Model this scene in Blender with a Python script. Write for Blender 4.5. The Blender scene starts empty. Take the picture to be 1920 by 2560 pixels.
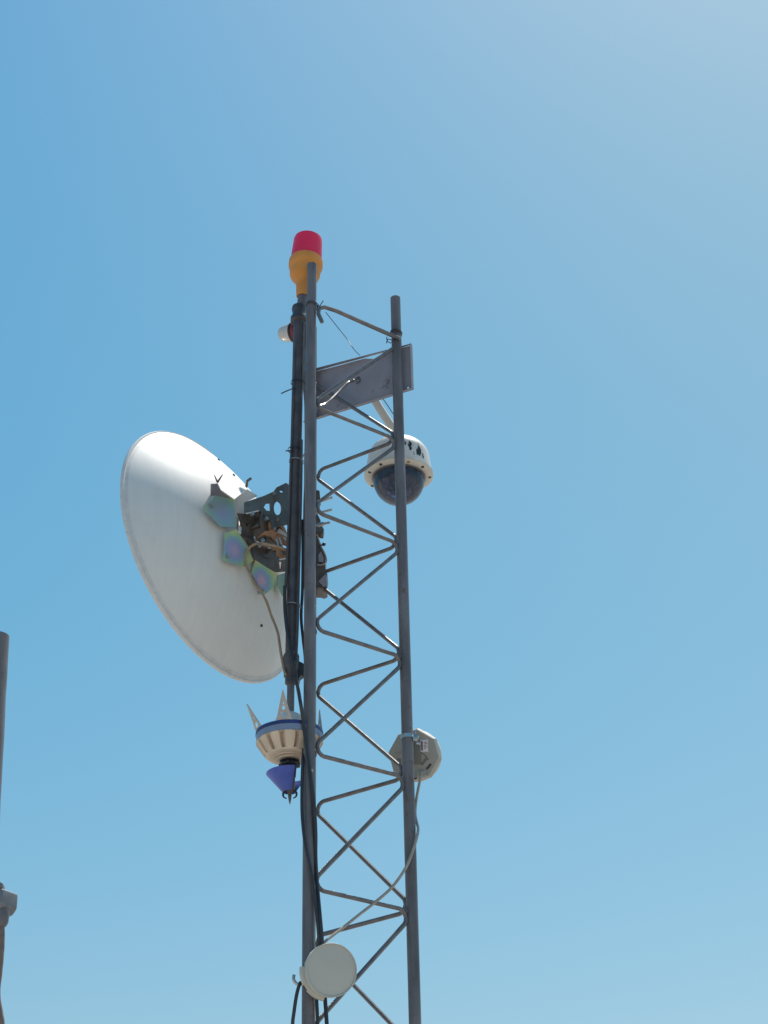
import bpy, bmesh, math, random
from mathutils import Vector, Matrix, noise
random.seed(7)
R_ = math.radians
S = bpy.context.scene
COL = S.collection

# ------------------------------------------------------------------ camera
F_PX, W_PX, H_PX = 4203.0, 1920.0, 2560.0           # focal length in photo pixels
EYE = Vector((0, 0, 1.6))
zen = Vector((-155, 7280, -F_PX)).normalized()        # where the plumb lines meet, in camera axes
wx = Vector((0, 0, -1)).cross(zen).normalized()
wy = zen.cross(wx)
ROT = Matrix((wx, wy, zen))
cam = bpy.data.cameras.new('camera')
camo = bpy.data.objects.new('camera', cam); COL.objects.link(camo)
cam.sensor_fit = 'VERTICAL'; cam.sensor_height = 24; cam.sensor_width = 18
cam.lens = 24 * F_PX / H_PX
cam.clip_start = .05; cam.clip_end = 5000
camo.matrix_world = Matrix.Translation(EYE) @ ROT.to_4x4()
S.camera = camo

# ------------------------------------------------------------------ sky, sun, exposure
SUN_EL, SUN_AZ = 67, 34                               # azimuth clockwise from +Y
world = bpy.data.worlds.new('World'); S.world = world; world.use_nodes = True
wn = world.node_tree.nodes; wl = world.node_tree.links
wn.clear()
sky = wn.new('ShaderNodeTexSky'); sky.sky_type = 'NISHITA'; sky.sun_disc = False
sky.sun_elevation = R_(SUN_EL); sky.sun_rotation = R_(SUN_AZ)
sky.altitude = 600; sky.air_density = 1.4; sky.dust_density = 1.7; sky.ozone_density = 1.0
tint = wn.new('ShaderNodeMix'); tint.data_type = 'RGBA'; tint.blend_type = 'MULTIPLY'
tint.inputs[0].default_value = 1
bg = wn.new('ShaderNodeBackground'); bg.inputs[1].default_value = .105
out = wn.new('ShaderNodeOutputWorld')
wl.new(sky.outputs[0], tint.inputs[6]); wl.new(tint.outputs[2], bg.inputs[0]); wl.new(bg.outputs[0], out.inputs[0])
sl = bpy.data.lights.new('sun', 'SUN'); sl.energy = 5.0; sl.angle = R_(.53); sl.color = (1, .95, .87)
so = bpy.data.objects.new('sun', sl); COL.objects.link(so)
SUN = Vector((math.sin(R_(SUN_AZ)) * math.cos(R_(SUN_EL)), math.cos(R_(SUN_AZ)) * math.cos(R_(SUN_EL)), math.sin(R_(SUN_EL))))
# the photograph's white balance: the tint of the sky drifts with height and towards the sun
wtc = wn.new('ShaderNodeTexCoord'); wsp = wn.new('ShaderNodeSeparateXYZ'); wl.new(wtc.outputs['Generated'], wsp.inputs[0])
wcl = wn.new('ShaderNodeClamp'); wcl.inputs[1].default_value = .1; wcl.inputs[2].default_value = .75; wl.new(wsp.outputs[2], wcl.inputs[0])
wdt = wn.new('ShaderNodeVectorMath'); wdt.operation = 'DOT_PRODUCT'; wdt.inputs[1].default_value = SUN; wl.new(wtc.outputs['Generated'], wdt.inputs[0])
wmx = wn.new('ShaderNodeMath'); wmx.operation = 'MAXIMUM'; wmx.inputs[1].default_value = 0; wl.new(wdt.outputs['Value'], wmx.inputs[0])
wpw = wn.new('ShaderNodeMath'); wpw.operation = 'POWER'; wpw.inputs[1].default_value = 4; wl.new(wmx.outputs[0], wpw.inputs[0])
wcm = wn.new('ShaderNodeCombineXYZ')
wsq = wn.new('ShaderNodeMath'); wsq.operation = 'MULTIPLY'; wl.new(wcl.outputs[0], wsq.inputs[0]); wl.new(wcl.outputs[0], wsq.inputs[1])
for i_, (c0, c1, cq, c2) in enumerate(((1.058, -1.403, .013, 1.105), (.900, .872, -.786, -.022), (.984, .416, .447, -.657))):
    m0 = wn.new('ShaderNodeMath'); m0.operation = 'MULTIPLY_ADD'; m0.inputs[1].default_value = cq; m0.inputs[2].default_value = c0; wl.new(wsq.outputs[0], m0.inputs[0])
    m1 = wn.new('ShaderNodeMath'); m1.operation = 'MULTIPLY_ADD'; m1.inputs[1].default_value = c1; wl.new(wcl.outputs[0], m1.inputs[0]); wl.new(m0.outputs[0], m1.inputs[2])
    m2 = wn.new('ShaderNodeMath'); m2.operation = 'MULTIPLY_ADD'; m2.inputs[1].default_value = c2; wl.new(wpw.outputs[0], m2.inputs[0]); wl.new(m1.outputs[0], m2.inputs[2])
    m3 = wn.new('ShaderNodeMath'); m3.operation = 'MAXIMUM'; m3.inputs[1].default_value = .3; wl.new(m2.outputs[0], m3.inputs[0]); wl.new(m3.outputs[0], wcm.inputs[i_])
wl.new(wcm.outputs[0], tint.inputs[7])
so.rotation_euler = SUN.to_track_quat('Z', 'Y').to_euler(); so.location = (3, 6, 12)
S.view_settings.view_transform = 'Standard'; S.view_settings.look = 'None'
S.view_settings.exposure = 0; S.view_settings.gamma = 1; S.view_settings.use_curve_mapping = False

# ------------------------------------------------------------------ helpers
def P(px, py, Y):
    """world point seen at photo pixel (px, py) on the vertical plane y = Y"""
    d = ROT @ Vector((px - 960, 1280 - py, -F_PX))
    return EYE + d * (Y / d.y)
def PPL(px, py, o, n):
    """photo pixel onto the plane through o with normal n"""
    d = ROT @ Vector((px - 960, 1280 - py, -F_PX))
    return EYE + d * ((o - EYE).dot(n) / d.dot(n))
def px_size(p):
    """metres per photo pixel at world point p"""
    return -((ROT.inverted() @ (p - EYE)).z) / F_PX

def mat(name, col, rough=.5, metal=0, spec=.5, var=.12, scale=30, bump=0, spots=None, stretch=None, **kw):
    m = bpy.data.materials.new(name); m.use_nodes = True
    n = m.node_tree.nodes; l = m.node_tree.links
    b = n['Principled BSDF']
    b.inputs['Roughness'].default_value = rough; b.inputs['Metallic'].default_value = metal
    b.inputs['Specular IOR Level'].default_value = spec
    tc = n.new('ShaderNodeTexCoord')
    nz = n.new('ShaderNodeTexNoise'); nz.inputs['Scale'].default_value = scale; nz.inputs['Detail'].default_value = 6
    if stretch:
        mp_ = n.new('ShaderNodeMapping'); mp_.inputs['Scale'].default_value = stretch
        l.new(tc.outputs['Object'], mp_.inputs[0]); l.new(mp_.outputs[0], nz.inputs['Vector'])
    else: l.new(tc.outputs['Object'], nz.inputs['Vector'])
    rp = n.new('ShaderNodeValToRGB'); e = rp.color_ramp.elements
    e[0].position = .3; e[1].position = .7
    e[0].color = tuple(c * (1 - var) for c in col) + (1,); e[1].color = tuple(min(1, c * (1 + var)) for c in col) + (1,)
    l.new(nz.outputs['Fac'], rp.inputs[0])
    src = rp.outputs[0]
    if spots:                                          # (colour, scale, threshold, softness)
        sc, ss, th, sf = spots
        n2 = n.new('ShaderNodeTexNoise'); n2.inputs['Scale'].default_value = ss; n2.inputs['Detail'].default_value = 8
        n2.inputs['Roughness'].default_value = .65
        l.new(tc.outputs['Object'], n2.inputs['Vector'])
        mr = n.new('ShaderNodeMapRange'); mr.inputs[1].default_value = th; mr.inputs[2].default_value = th + sf
        l.new(n2.outputs['Fac'], mr.inputs[0])
        mx = n.new('ShaderNodeMix'); mx.data_type = 'RGBA'; mx.inputs[7].default_value = tuple(sc) + (1,)
        l.new(mr.outputs[0], mx.inputs[0]); l.new(src, mx.inputs[6]); src = mx.outputs[2]
    l.new(src, b.inputs['Base Color'])
    if bump:
        bp = n.new('ShaderNodeBump'); bp.inputs['Strength'].default_value = bump; bp.inputs['Distance'].default_value = .002
        l.new(nz.outputs['Fac'], bp.inputs['Height']); l.new(bp.outputs[0], b.inputs['Normal'])
    for k, v in kw.items():
        b.inputs[k.replace('_', ' ')].default_value = v
    return m

def tag(o, label=None, cat=None, group=None, kind=None):
    if label: o['label'] = label
    if cat: o['category'] = cat
    if group: o['group'] = group
    if kind: o['kind'] = kind
    return o
def link(name, bm, m, angle=35, smooth=True):
    bmesh.ops.recalc_face_normals(bm, faces=bm.faces)
    me = bpy.data.meshes.new(name); bm.to_mesh(me); bm.free()
    for mm in (m if isinstance(m, (list, tuple)) else [m]): me.materials.append(mm)
    if smooth:
        me.polygons.foreach_set('use_smooth', [True] * len(me.polygons))
        me.set_sharp_from_angle(angle=R_(angle))
    o = bpy.data.objects.new(name, me); COL.objects.link(o)
    return o
def thing(name, label, cat, M, group=None):
    """an Empty at the thing's base (a point or a frame) that parents its parts"""
    o = bpy.data.objects.new(name, None); COL.objects.link(o); o.empty_display_size = .05
    o.matrix_basis = M if isinstance(M, Matrix) else Matrix.Translation(M)
    return tag(o, label, cat, group)
def wm(o):
    return (wm(o.parent) if o.parent else Matrix()) @ o.matrix_basis
def part(name, bm, m, parent, world=True, angle=35, label=None):
    if world: bmesh.ops.transform(bm, matrix=wm(parent).inverted(), verts=bm.verts)
    o = link(name, bm, m, angle); o.parent = parent
    if label: o['label'] = label
    return o
def solo(name, bm, m, label, cat, group=None, at=None, angle=35):
    """a thing that is one mesh, its origin at `at`"""
    at = at or bm.verts[0].co.copy() if False else (at if at is not None else Vector(min((v.co for v in bm.verts), key=lambda c: c.z)))
    bmesh.ops.translate(bm, vec=-at, verts=bm.verts)
    o = link(name, bm, m, angle); o.location = at
    return tag(o, label, cat, group)

def fillet(pts, r, n=7):
    """round the corners of a polyline"""
    out = [pts[0]]
    for a, b, c in zip(pts, pts[1:], pts[2:]):
        u = (a - b); v = (c - b); lu, lv = u.length, v.length; u.normalize(); v.normalize()
        ang = u.angle(v, math.pi)
        if ang > R_(175): out.append(b); continue
        t = min(r / math.tan(ang / 2), .49 * lu, .49 * lv); rr = t * math.tan(ang / 2)
        bis = (u + v).normalized(); ctr = b + bis * (rr / math.sin(ang / 2))
        p0 = b + u * t; p1 = b + v * t
        for i in range(n + 1):
            q = (p0 - ctr).lerp(p1 - ctr, i / n)
            out.append(ctr + q.normalized() * rr)
    out.append(pts[-1]); return out
def spline(pts, n=8):
    """Catmull-Rom through the points"""
    q = [pts[0] * 2 - pts[1]] + list(pts) + [pts[-1] * 2 - pts[-2]]; out = []
    for i in range(1, len(q) - 2):
        p0, p1, p2, p3 = q[i - 1:i + 3]
        for k in range(n):
            t = k / n
            out.append(.5 * ((2 * p1) + (p2 - p0) * t + (2 * p0 - 5 * p1 + 4 * p2 - p3) * t * t + (3 * p1 - p0 - 3 * p2 + p3) * t ** 3))
    out.append(pts[-1]); return out
def tube(bm, pts, r, seg=12, cap=True, wob=0, taper=None):
    pts = [p for i, p in enumerate(pts) if i == 0 or (p - pts[i - 1]).length > 1e-6]
    t = (pts[1] - pts[0]).normalized()
    up = Vector((0, 0, 1)) if abs(t.z) < .9 else Vector((1, 0, 0))
    nrm = t.cross(up).normalized(); rings = []
    for i, p in enumerate(pts):
        if i == 0: tt = pts[1] - pts[0]
        elif i == len(pts) - 1: tt = pts[-1] - pts[-2]
        else: tt = (pts[i + 1] - p).normalized() + (p - pts[i - 1]).normalized()
        tt.normalize()
        nrm = (nrm - tt * nrm.dot(tt)).normalized(); bn = tt.cross(nrm)
        rr = r * (1 + (wob * noise.noise(p * 40) if wob else 0))
        if taper: rr = r * (taper[0] + (taper[1] - taper[0]) * i / (len(pts) - 1))
        rings.append([bm.verts.new(p + (nrm * math.cos(a) + bn * math.sin(a)) * rr) for a in (2 * math.pi * k / seg for k in range(seg))])
    for a, b in zip(rings, rings[1:]):
        for k in range(seg):
            bm.faces.new((a[k], a[(k + 1) % seg], b[(k + 1) % seg], b[k]))
    if cap:
        bm.faces.new(rings[0][::-1]); bm.faces.new(rings[-1])
    return bm
def hollow(bm, a, b, ro, ri, seg=20):
    """an open pipe end to end: outer and inner wall and the cut faces"""
    t = (b - a).normalized(); up = Vector((0, 0, 1)) if abs(t.z) < .9 else Vector((1, 0, 0))
    n = t.cross(up).normalized(); bn = t.cross(n); R = []
    for p, r in ((a, ri), (a, ro), (b, ro), (b, ri)):
        R.append([bm.verts.new(p + (n * math.cos(q) + bn * math.sin(q)) * r) for q in (2 * math.pi * k / seg for k in range(seg))])
    for i in range(4):
        A, B = R[i], R[(i + 1) % 4]
        for k in range(seg): bm.faces.new((A[k], A[(k + 1) % seg], B[(k + 1) % seg], B[k]))
    return bm
def lathe(bm, prof, M, seg=40, mod=None, a0=0, a1=2 * math.pi):
    """prof: (radius, height) along the z axis of frame M"""
    full = abs(a1 - a0 - 2 * math.pi) < 1e-6; ns = seg if full else seg + 1
    rings = []
    for r, h in prof:
        if r < 1e-6: rings.append([bm.verts.new(M @ Vector((0, 0, h)))]); continue
        rings.append([bm.verts.new(M @ Vector((math.cos(a) * rr, math.sin(a) * rr, h))) for a, rr in
                      ((a0 + (a1 - a0) * k / seg, r + (mod(a0 + (a1 - a0) * k / seg, h) if mod else 0)) for k in range(ns))])
    for A, B in zip(rings, rings[1:]):
        for k in range(seg if full else seg):
            k2 = (k + 1) % ns
            if len(A) == 1 and len(B) == 1: continue
            if len(A) == 1: bm.faces.new((A[0], B[k], B[k2]))
            elif len(B) == 1: bm.faces.new((A[k], A[k2], B[0]))
            else: bm.faces.new((A[k], A[k2], B[k2], B[k]))
    return bm
def prism(bm, pts, vec, holes=()):
    """extrude a flat outline (with holes) along vec"""
    import mathutils
    loops = [list(pts)] + [list(h) for h in holes]
    n = Vector(vec).normalized(); u = (loops[0][1] - loops[0][0]).normalized(); v = n.cross(u)
    o = loops[0][0]
    l2 = [[Vector(((p - o).dot(u), (p - o).dot(v), 0)) for p in L] for L in loops]
    tri = mathutils.geometry.tessellate_polygon(l2)
    flat = [p for L in loops for p in L]
    A = [bm.verts.new(p) for p in flat]; B = [bm.verts.new(p + Vector(vec)) for p in flat]
    for t in tri:
        bm.faces.new([A[i] for i in t]); bm.faces.new([B[i] for i in t[::-1]])
    k = 0
    for L in loops:
        m = len(L)
        for i in range(m):
            j = (i + 1) % m
            bm.faces.new((A[k + i], A[k + j], B[k + j], B[k + i]))
        k += m
    return bm
def box(bm, M, sx, sy, sz, bev=0):
    g = bmesh.ops.create_cube(bm, size=1, matrix=M @ Matrix.Diagonal((sx, sy, sz, 1)))
    if bev:
        es = list({e for v in g['verts'] for e in v.link_edges})
        bmesh.ops.bevel(bm, geom=es, offset=bev, segments=2, affect='EDGES', profile=.5)
    return bm
def frame(o, z, xhint=Vector((1, 0, 0))):
    z = z.normalized(); x = (xhint - z * xhint.dot(z)).normalized(); y = z.cross(x)
    return Matrix(((x.x, y.x, z.x, o.x), (x.y, y.y, z.y, o.y), (x.z, y.z, z.z, o.z), (0, 0, 0, 1)))
def T(x, y, z): return Matrix.Translation((x, y, z))
NB = bmesh.new
def disc(c, u, v, r, n=14, sq=1): return [c + u * (math.cos(2 * math.pi * k / n) * r) + v * (math.sin(2 * math.pi * k / n) * r * sq) for k in range(n)]

# ------------------------------------------------------------------ materials
STEEL = mat('weathered_grey_steel', (.140, .130, .137), .40, 0, .5, .38, 26, .15, spots=((.13, .085, .06), 38, .60, .08), stretch=(1, 1, .22))
RODM = mat('grey_painted_rod', (.15, .14, .14), .26, .25, .7, .25, 40, .2, spots=((.16, .10, .07), 60, .66, .05))
BLACKP = mat('black_wrapped_pipe', (.076, .068, .072), .42, 0, .5, .3, 30, .25)
BLACK = mat('black_rubber', (.028, .030, .036), .4, 0, .5, .2, 40)
GREYC = mat('grey_cable_sheath', (.16, .155, .15), .4, 0, .5, .15, 60)
CREAMC = mat('cream_cable_sheath', (.36, .32, .27), .45, 0, .5, .15, 50)
TANC = mat('tan_cable_sheath', (.30, .22, .14), .5, 0, .5, .2, 60)
WIRE = mat('thin_wire', (.06, .06, .07), .6, 0, .5, .2, 60)
TIE = mat('nylon_tie', (.24, .24, .25), .4, 0, .5, .1, 60)
DISHW = mat('white_dish_paint', (.70, .68, .645), .5, 0, .4, .025, 26, .04, spots=((.63, .61, .58), 11, .55, .3), stretch=(3.2, .16, 1))
RIMW = mat('dish_rim_paint', (.62, .60, .58), .5, 0, .4, .08, 60, .1, spots=((.30, .27, .25), 120, .63, .06))
ZINC = mat('dull_zinc_plate', (.13, .135, .122), .42, .2, .5, .25, 35, .1)
DARKM = mat('dark_cast_metal', (.105, .093, .084), .45, .2, .5, .3, 30, .2, spots=((.17, .09, .05), 26, .58, .1))
RUST = mat('orange_rusted_steel', (.36, .18, .09), .6, .1, .4, .3, 35, .2)
BOLT = mat('zinc_bolt', (.45, .45, .44), .3, .8, .5, .15, 60)
SIGN = mat('bare_sign_sheet', (.31, .295, .335), .55, .1, .5, .10, 18, .05, spots=((.09, .08, .075), 14, .60, .1))
def lens_mat(name, col, tr):
    """thin moulded plastic: light falling on the back shines through"""
    m = mat(name, col, .25, 0, .5, .06, 20); n = m.node_tree.nodes; l = m.node_tree.links
    b = n['Principled BSDF']; t = n.new('ShaderNodeBsdfTranslucent'); t.inputs[0].default_value = tuple(min(1, c * 1.25) for c in col) + (1,)
    x = n.new('ShaderNodeMixShader'); x.inputs[0].default_value = tr
    l.new(b.outputs[0], x.inputs[1]); l.new(t.outputs[0], x.inputs[2]); l.new(x.outputs[0], n['Material Output'].inputs[0]); return m
LENSR = lens_mat('red_lens_plastic', (.72, .05, .14), .36)
ORANGE = mat('orange_beacon_plastic', (.66, .27, .055), .5, 0, .4, .10, 18)
DKRED = mat('dull_red_plastic', (.22, .045, .05), .5, 0, .4, .15, 40)
OPAL = mat('opal_white_lens', (.62, .60, .58), .4, 0, .5, .05, 20, Transmission_Weight=.15)
CAMW = mat('chipped_white_housing', (.64, .63, .60), .5, 0, .4, .05, 20, .06, spots=((.02, .018, .02), 24, .64, .012))
CAMG = mat('housing_flange_paint', (.58, .55, .48), .5, 0, .4, .06, 30)
def chips(m):
    """let the chips gather on one flank of the housing"""
    n = m.node_tree.nodes; l = m.node_tree.links
    mr = [x for x in n if x.type == 'MAP_RANGE'][0]; lk = mr.inputs[0].links[0]; src = lk.from_socket
    tc = [x for x in n if x.type == 'TEX_COORD'][0]
    ds = n.new('ShaderNodeVectorMath'); ds.operation = 'DISTANCE'; ds.inputs[1].default_value = (.062, -.085, .055)
    mp = n.new('ShaderNodeMapping'); mp.inputs['Scale'].default_value = (1.6, 1.6, .7)
    nz = [x for x in n if x.type == 'TEX_NOISE'][1]; l.new(tc.outputs['Object'], mp.inputs[0]); l.new(mp.outputs[0], nz.inputs['Vector'])
    l.new(tc.outputs['Object'], ds.inputs[0])
    a = n.new('ShaderNodeMapRange'); a.inputs[1].default_value = .02; a.inputs[2].default_value = .085; a.inputs[3].default_value = .142; a.inputs[4].default_value = -.055
    l.new(ds.outputs['Value'], a.inputs[0])
    ad = n.new('ShaderNodeMath'); l.new(src, ad.inputs[0]); l.new(a.outputs[0], ad.inputs[1]); l.new(ad.outputs[0], mr.inputs[0])
chips(CAMW)
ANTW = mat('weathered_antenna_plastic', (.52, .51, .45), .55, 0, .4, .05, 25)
ANTG = mat('shaded_grey_antenna_shell', (.33, .325, .29), .55, 0, .4, .06, 25)  # darker copy of the antenna plastic, the back's shade put into its colour
ANTF = mat('antenna_face_plastic', (.50, .49, .44), .5, 0, .4, .04, 10)
ANTD = mat('recess_plastic', (.17, .17, .155), .6, 0, .3, .05, 25)
PAPER = mat('label_paper', (.66, .65, .68), .6, 0, .3, .05, 60)
INK = mat('label_ink', (.06, .05, .06), .6, 0, .3, .05, 60)
REDINK = mat('faded_red_ink', (.36, .16, .17), .6, 0, .3, .15, 60)
CREAM = mat('cream_beige_casting', (.64, .52, .40), .45, .15, .5, .10, 30, .08)
FIN = mat('beige_pierced_fin', (.50, .43, .37), .5, .1, .5, .10, 30)
BLUE = mat('blue_enamel', (.055, .10, .43), .35, 0, .5, .12, 30)
BLUED = mat('dark_blue_ring', (.030, .045, .17), .4, 0, .5, .12, 30)
BLUEG = mat('pale_blue_band', (.20, .25, .37), .25, 0, .6, .08, 30)
BROWNC = mat('brown_conduit', (.20, .15, .125), .6, 0, .4, .2, 40)
ALU = mat('weathered_cast_aluminium', (.19, .195, .21), .5, .2, .5, .2, 35, .2, spots=((.16, .16, .17), 30, .55, .12))
CONC = mat('roof_concrete', (.37, .335, .30), .9, 0, .2, .15, 3, .3)
# iridescent passivated plates: interference colours drift across each sheet
def irid(name, ctr, rad, skip=0):
    m = bpy.data.materials.new(name); m.use_nodes = True; n = m.node_tree.nodes; l = m.node_tree.links
    b = n['Principled BSDF']; b.inputs['Metallic'].default_value = .12; b.inputs['Roughness'].default_value = .38
    tc = n.new('ShaderNodeTexCoord')
    ds = n.new('ShaderNodeVectorMath'); ds.operation = 'DISTANCE'; ds.inputs[1].default_value = ctr
    l.new(tc.outputs['Object'], ds.inputs[0])
    nz = n.new('ShaderNodeTexNoise'); nz.inputs['Scale'].default_value = 55; nz.inputs['Detail'].default_value = 5
    l.new(tc.outputs['Object'], nz.inputs['Vector'])
    ma = n.new('ShaderNodeMath'); ma.operation = 'MULTIPLY_ADD'; ma.inputs[1].default_value = 1 / rad
    l.new(ds.outputs['Value'], ma.inputs[0])
    mb = n.new('ShaderNodeMath'); mb.operation = 'MULTIPLY_ADD'; mb.inputs[1].default_value = .35; mb.inputs[2].default_value = -.175
    l.new(nz.outputs['Fac'], mb.inputs[0]); l.new(mb.outputs[0], ma.inputs[2])
    rp = n.new('ShaderNodeValToRGB'); e = rp.color_ramp.elements
    cols = [(0, (.62, .33, .38)), (.22, (.46, .34, .48)), (.42, (.27, .31, .49)), (.60, (.24, .40, .40)), (.78, (.34, .50, .26)), (1, (.55, .52, .24))][skip:]
    if skip: cols[0] = (0, cols[0][1])
    e[0].position, e[0].color = cols[0][0], cols[0][1] + (1,)
    e[1].position, e[1].color = 1, cols[-1][1] + (1,)
    for p_, c_ in cols[1:-1]:
        x = e.new(p_); x.color = c_ + (1,)
    l.new(ma.outputs[0], rp.inputs[0]); l.new(rp.outputs[0], b.inputs['Base Color'])
    return m
def smoke():
    m = bpy.data.materials.new('smoked_dome_plastic'); m.use_nodes = True; n = m.node_tree.nodes; l = m.node_tree.links
    n.clear(); o = n.new('ShaderNodeOutputMaterial')
    tr = n.new('ShaderNodeBsdfTransparent'); tr.inputs[0].default_value = (.52, .60, .80, 1)
    gl = n.new('ShaderNodeBsdfGlossy'); gl.inputs['Roughness'].default_value = .06; gl.inputs[0].default_value = (.9, .9, .92, 1)
    df = n.new('ShaderNodeBsdfDiffuse'); df.inputs[0].default_value = (.16, .20, .32, 1)
    fr = n.new('ShaderNodeFresnel'); fr.inputs[0].default_value = 1.5
    nz = n.new('ShaderNodeTexNoise'); nz.inputs['Scale'].default_value = 14; nz.inputs['Detail'].default_value = 6
    tc = n.new('ShaderNodeTexCoord'); l.new(tc.outputs['Object'], nz.inputs['Vector'])
    mr = n.new('ShaderNodeMapRange'); mr.inputs[1].default_value = .35; mr.inputs[2].default_value = .7; mr.inputs[3].default_value = .12; mr.inputs[4].default_value = .45
    l.new(nz.outputs['Fac'], mr.inputs[0])
    m1 = n.new('ShaderNodeMixShader'); m2 = n.new('ShaderNodeMixShader')
    l.new(mr.outputs[0], m1.inputs[0]); l.new(tr.outputs[0], m1.inputs[1]); l.new(df.outputs[0], m1.inputs[2])
    l.new(fr.outputs[0], m2.inputs[0]); l.new(m1.outputs[0], m2.inputs[1]); l.new(gl.outputs[0], m2.inputs[2])
    l.new(m2.outputs[0], o.inputs[0]); return m
SMOKE = smoke()

# ------------------------------------------------------------------ the setting
bm = NB(); bmesh.ops.create_grid(bm, x_segments=40, y_segments=40, size=1500)
tag(link('ground', bm, CONC, smooth=False), 'flat pale concrete roof the tower stands on', kind='structure')

# ------------------------------------------------------------------ lattice tower
YL, YR, YB, YM = 4.376, 4.55, 4.724, 4.44
LX, RX, BX = P(774, 1650, YL).x, P(1013, 1650, YR).x, P(777, 1650, YB).x
LEGR = .0168
tower = thing('lattice_tower', 'slim grey three-legged lattice tower of bent rods carrying the dish and beacon', 'tower', Vector((LX, YR, 0)))
def zL(py): return P(774, py, YL).z
def zR(py): return P(1013, py, YR).z
def zB(py): return P(776, py, YB).z
def leg(x, y, z1, r=LEGR, base=0.0):
    bm = NB(); hollow(bm, Vector((x, y, base)), Vector((x, y, z1)), r, r - .003, 24); part('leg', bm, STEEL, tower)
zLt, zRt = zL(662), zR(745)
bm = NB(); hollow(bm, Vector((LX, YL, 0)), Vector((LX, YL, zL(770))), LEGR, LEGR - .003, 24)
hollow(bm, Vector((LX + .002, YL, zL(772))), Vector((LX + .002, YL, zLt)), LEGR * .93, LEGR * .80, 24)
part('leg', bm, STEEL, tower)
leg(RX, YR, zRt); leg(BX, YB, zB(820))
for x, y in ((LX, YL), (RX, YR), (BX, YB)):            # foot plates
    bm = NB(); box(bm, T(x, y, .005), .14, .14, .01, .002); part('foot_plate', bm, STEEL, tower)
# bent-rod bracing: rungs every 0.383 m, a diagonal between
PITCH = .383
zr = [zR(952 * 1.1573) + PITCH * k for k in (1,)] + [zR(y * 1.1573) for y in (952, 1178, 1422, 1681, 1970)]
while zr[-1] > .4: zr.append(zr[-1] - PITCH)
zl = [zL(y * 1.1573) for y in (875, 1101, 1355, 1626, 1917)]
while zl[-1] > .4: zl.append(zl[-1] - PITCH)
zb = [zB(y * 1.1573) for y in (815, 1022, 1246, 1486, 1739, 2026)]
while zb[-1] > .4: zb.append(zb[-1] - PITCH)
A, B, Cc = Vector((LX, YL, 0)), Vector((RX, YR, 0)), Vector((BX, YB, 0))
def at(leg_, other, z, off):
    d = (other - leg_).normalized(); return Vector((leg_.x, leg_.y, z)) + d * off
ROD = .0062
near = []
for k in range(len(zl)):
    near.append(at(B, A, zr[k], -.010)); near.append(at(A, B, zl[k], -.005))
near.append(at(B, A, zr[len(zl)], -.006))
bm = NB(); tube(bm, fillet(near, .025), ROD, 10, wob=.12); part('brace', bm, RODM, tower)
far = [at(Cc, B, zb[0] - .03, .012)]
for k in range(1, len(zb)):
    far.append(at(B, Cc, zr[k] + .004, -.010)); far.append(at(Cc, B, zb[k], -.005))
bm = NB(); tube(bm, fillet(far, .025), ROD, 10, wob=.12); part('brace', bm, RODM, tower)
side = []
for k in range(len(zl)):
    side.append(at(Cc, A, zr[k] - .02, .0)); side.append(at(A, Cc, zl[k] - .02, .0))
bm = NB(); tube(bm, fillet(side, .019), ROD, 10, wob=.12); part('brace', bm, RODM, tower)
# top crossbar tied on with wire, its left end bent down
cb = [P(805, 805, 4.36), P(796, 785, 4.365), P(797, 771, 4.37), P(812, 768, 4.38), P(840, 777, 4.405), P(978, 838, YR - .025), P(1000, 846, YR - .024)]
bm = NB(); tube(bm, fillet(cb, .012), .0068, 10, wob=.1); part('crossbar', bm, RODM, tower)
# weld beads where rods meet legs
for zz in zr[1:7]:
    bm = NB(); bmesh.ops.create_icosphere(bm, subdivisions=2, radius=.0062, matrix=T(RX - LEGR * .9, YR - .006, zz + random.uniform(-.012, .012)) @ Matrix.Diagonal((1, 1.3, 1.9, 1))); part('weld_bead', bm, STEEL, tower)
for zz in zl[:6]:
    bm = NB(); bmesh.ops.create_icosphere(bm, subdivisions=2, radius=.0062, matrix=T(LX + LEGR * .9, YL + .006, zz + random.uniform(-.014, .014)) @ Matrix.Diagonal((1, 1.3, 1.9, 1))); part('weld_bead', bm, STEEL, tower)
# a bolt head on the near leg
bm = NB(); pb = P(778.5, 1925, YL - .0165); lathe(bm, [(.0, .006), (.004, .005), (.0055, .001), (.0055, -.004)], frame(pb, Vector((0, -1, 0))), 14); part('bolt', bm, BOLT, tower)

# wire ties at the crossbar ends
def wire_thing(px_list, Y, r, label, name='wire_tie', cat='wire', group=None, m=WIRE, sp=True, n=6, seg=6):
    pts = [P(p[0], p[1], p[2] if len(p) > 2 else Y) for p in px_list]
    bm = NB(); tube(bm, spline(pts, n) if sp else pts, r, seg)
    return solo(name, bm, m, label, cat, group)
def loops(ctr, r, turns, pitch, rw, tails, label, axis=Vector((0, 0, 1)), tilt=.25):
    M = frame(ctr, axis + Vector((tilt, 0, 0))); pts = []
    for k in range(int(turns * 16) + 1):
        a = 2 * math.pi * k / 16; pts.append(M @ Vector((math.cos(a) * r, math.sin(a) * r, pitch * k / 16)))
    pts = spline(tails[0][::-1], 5) + pts + spline(tails[1], 5)
    bm = NB(); tube(bm, pts, rw, 6)
    return solo('wire_tie', bm, WIRE, label, 'wire')
loops(P(779, 768, YL), .0195, 2, .006, .0016, [[P(788, 752, YL - .02), P(796, 762, YL - .03), P(802, 770, YL - .02)], [P(799, 766, YL - .02), P(804, 758, YL - .03), P(808, 752, YL - .03)], [P(790, 800, YL - .02), P(795, 803, YL - .03), P(798, 795, YL - .02)]],
      'twisted dark wire binding the crossbar to the left tower leg')
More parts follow.
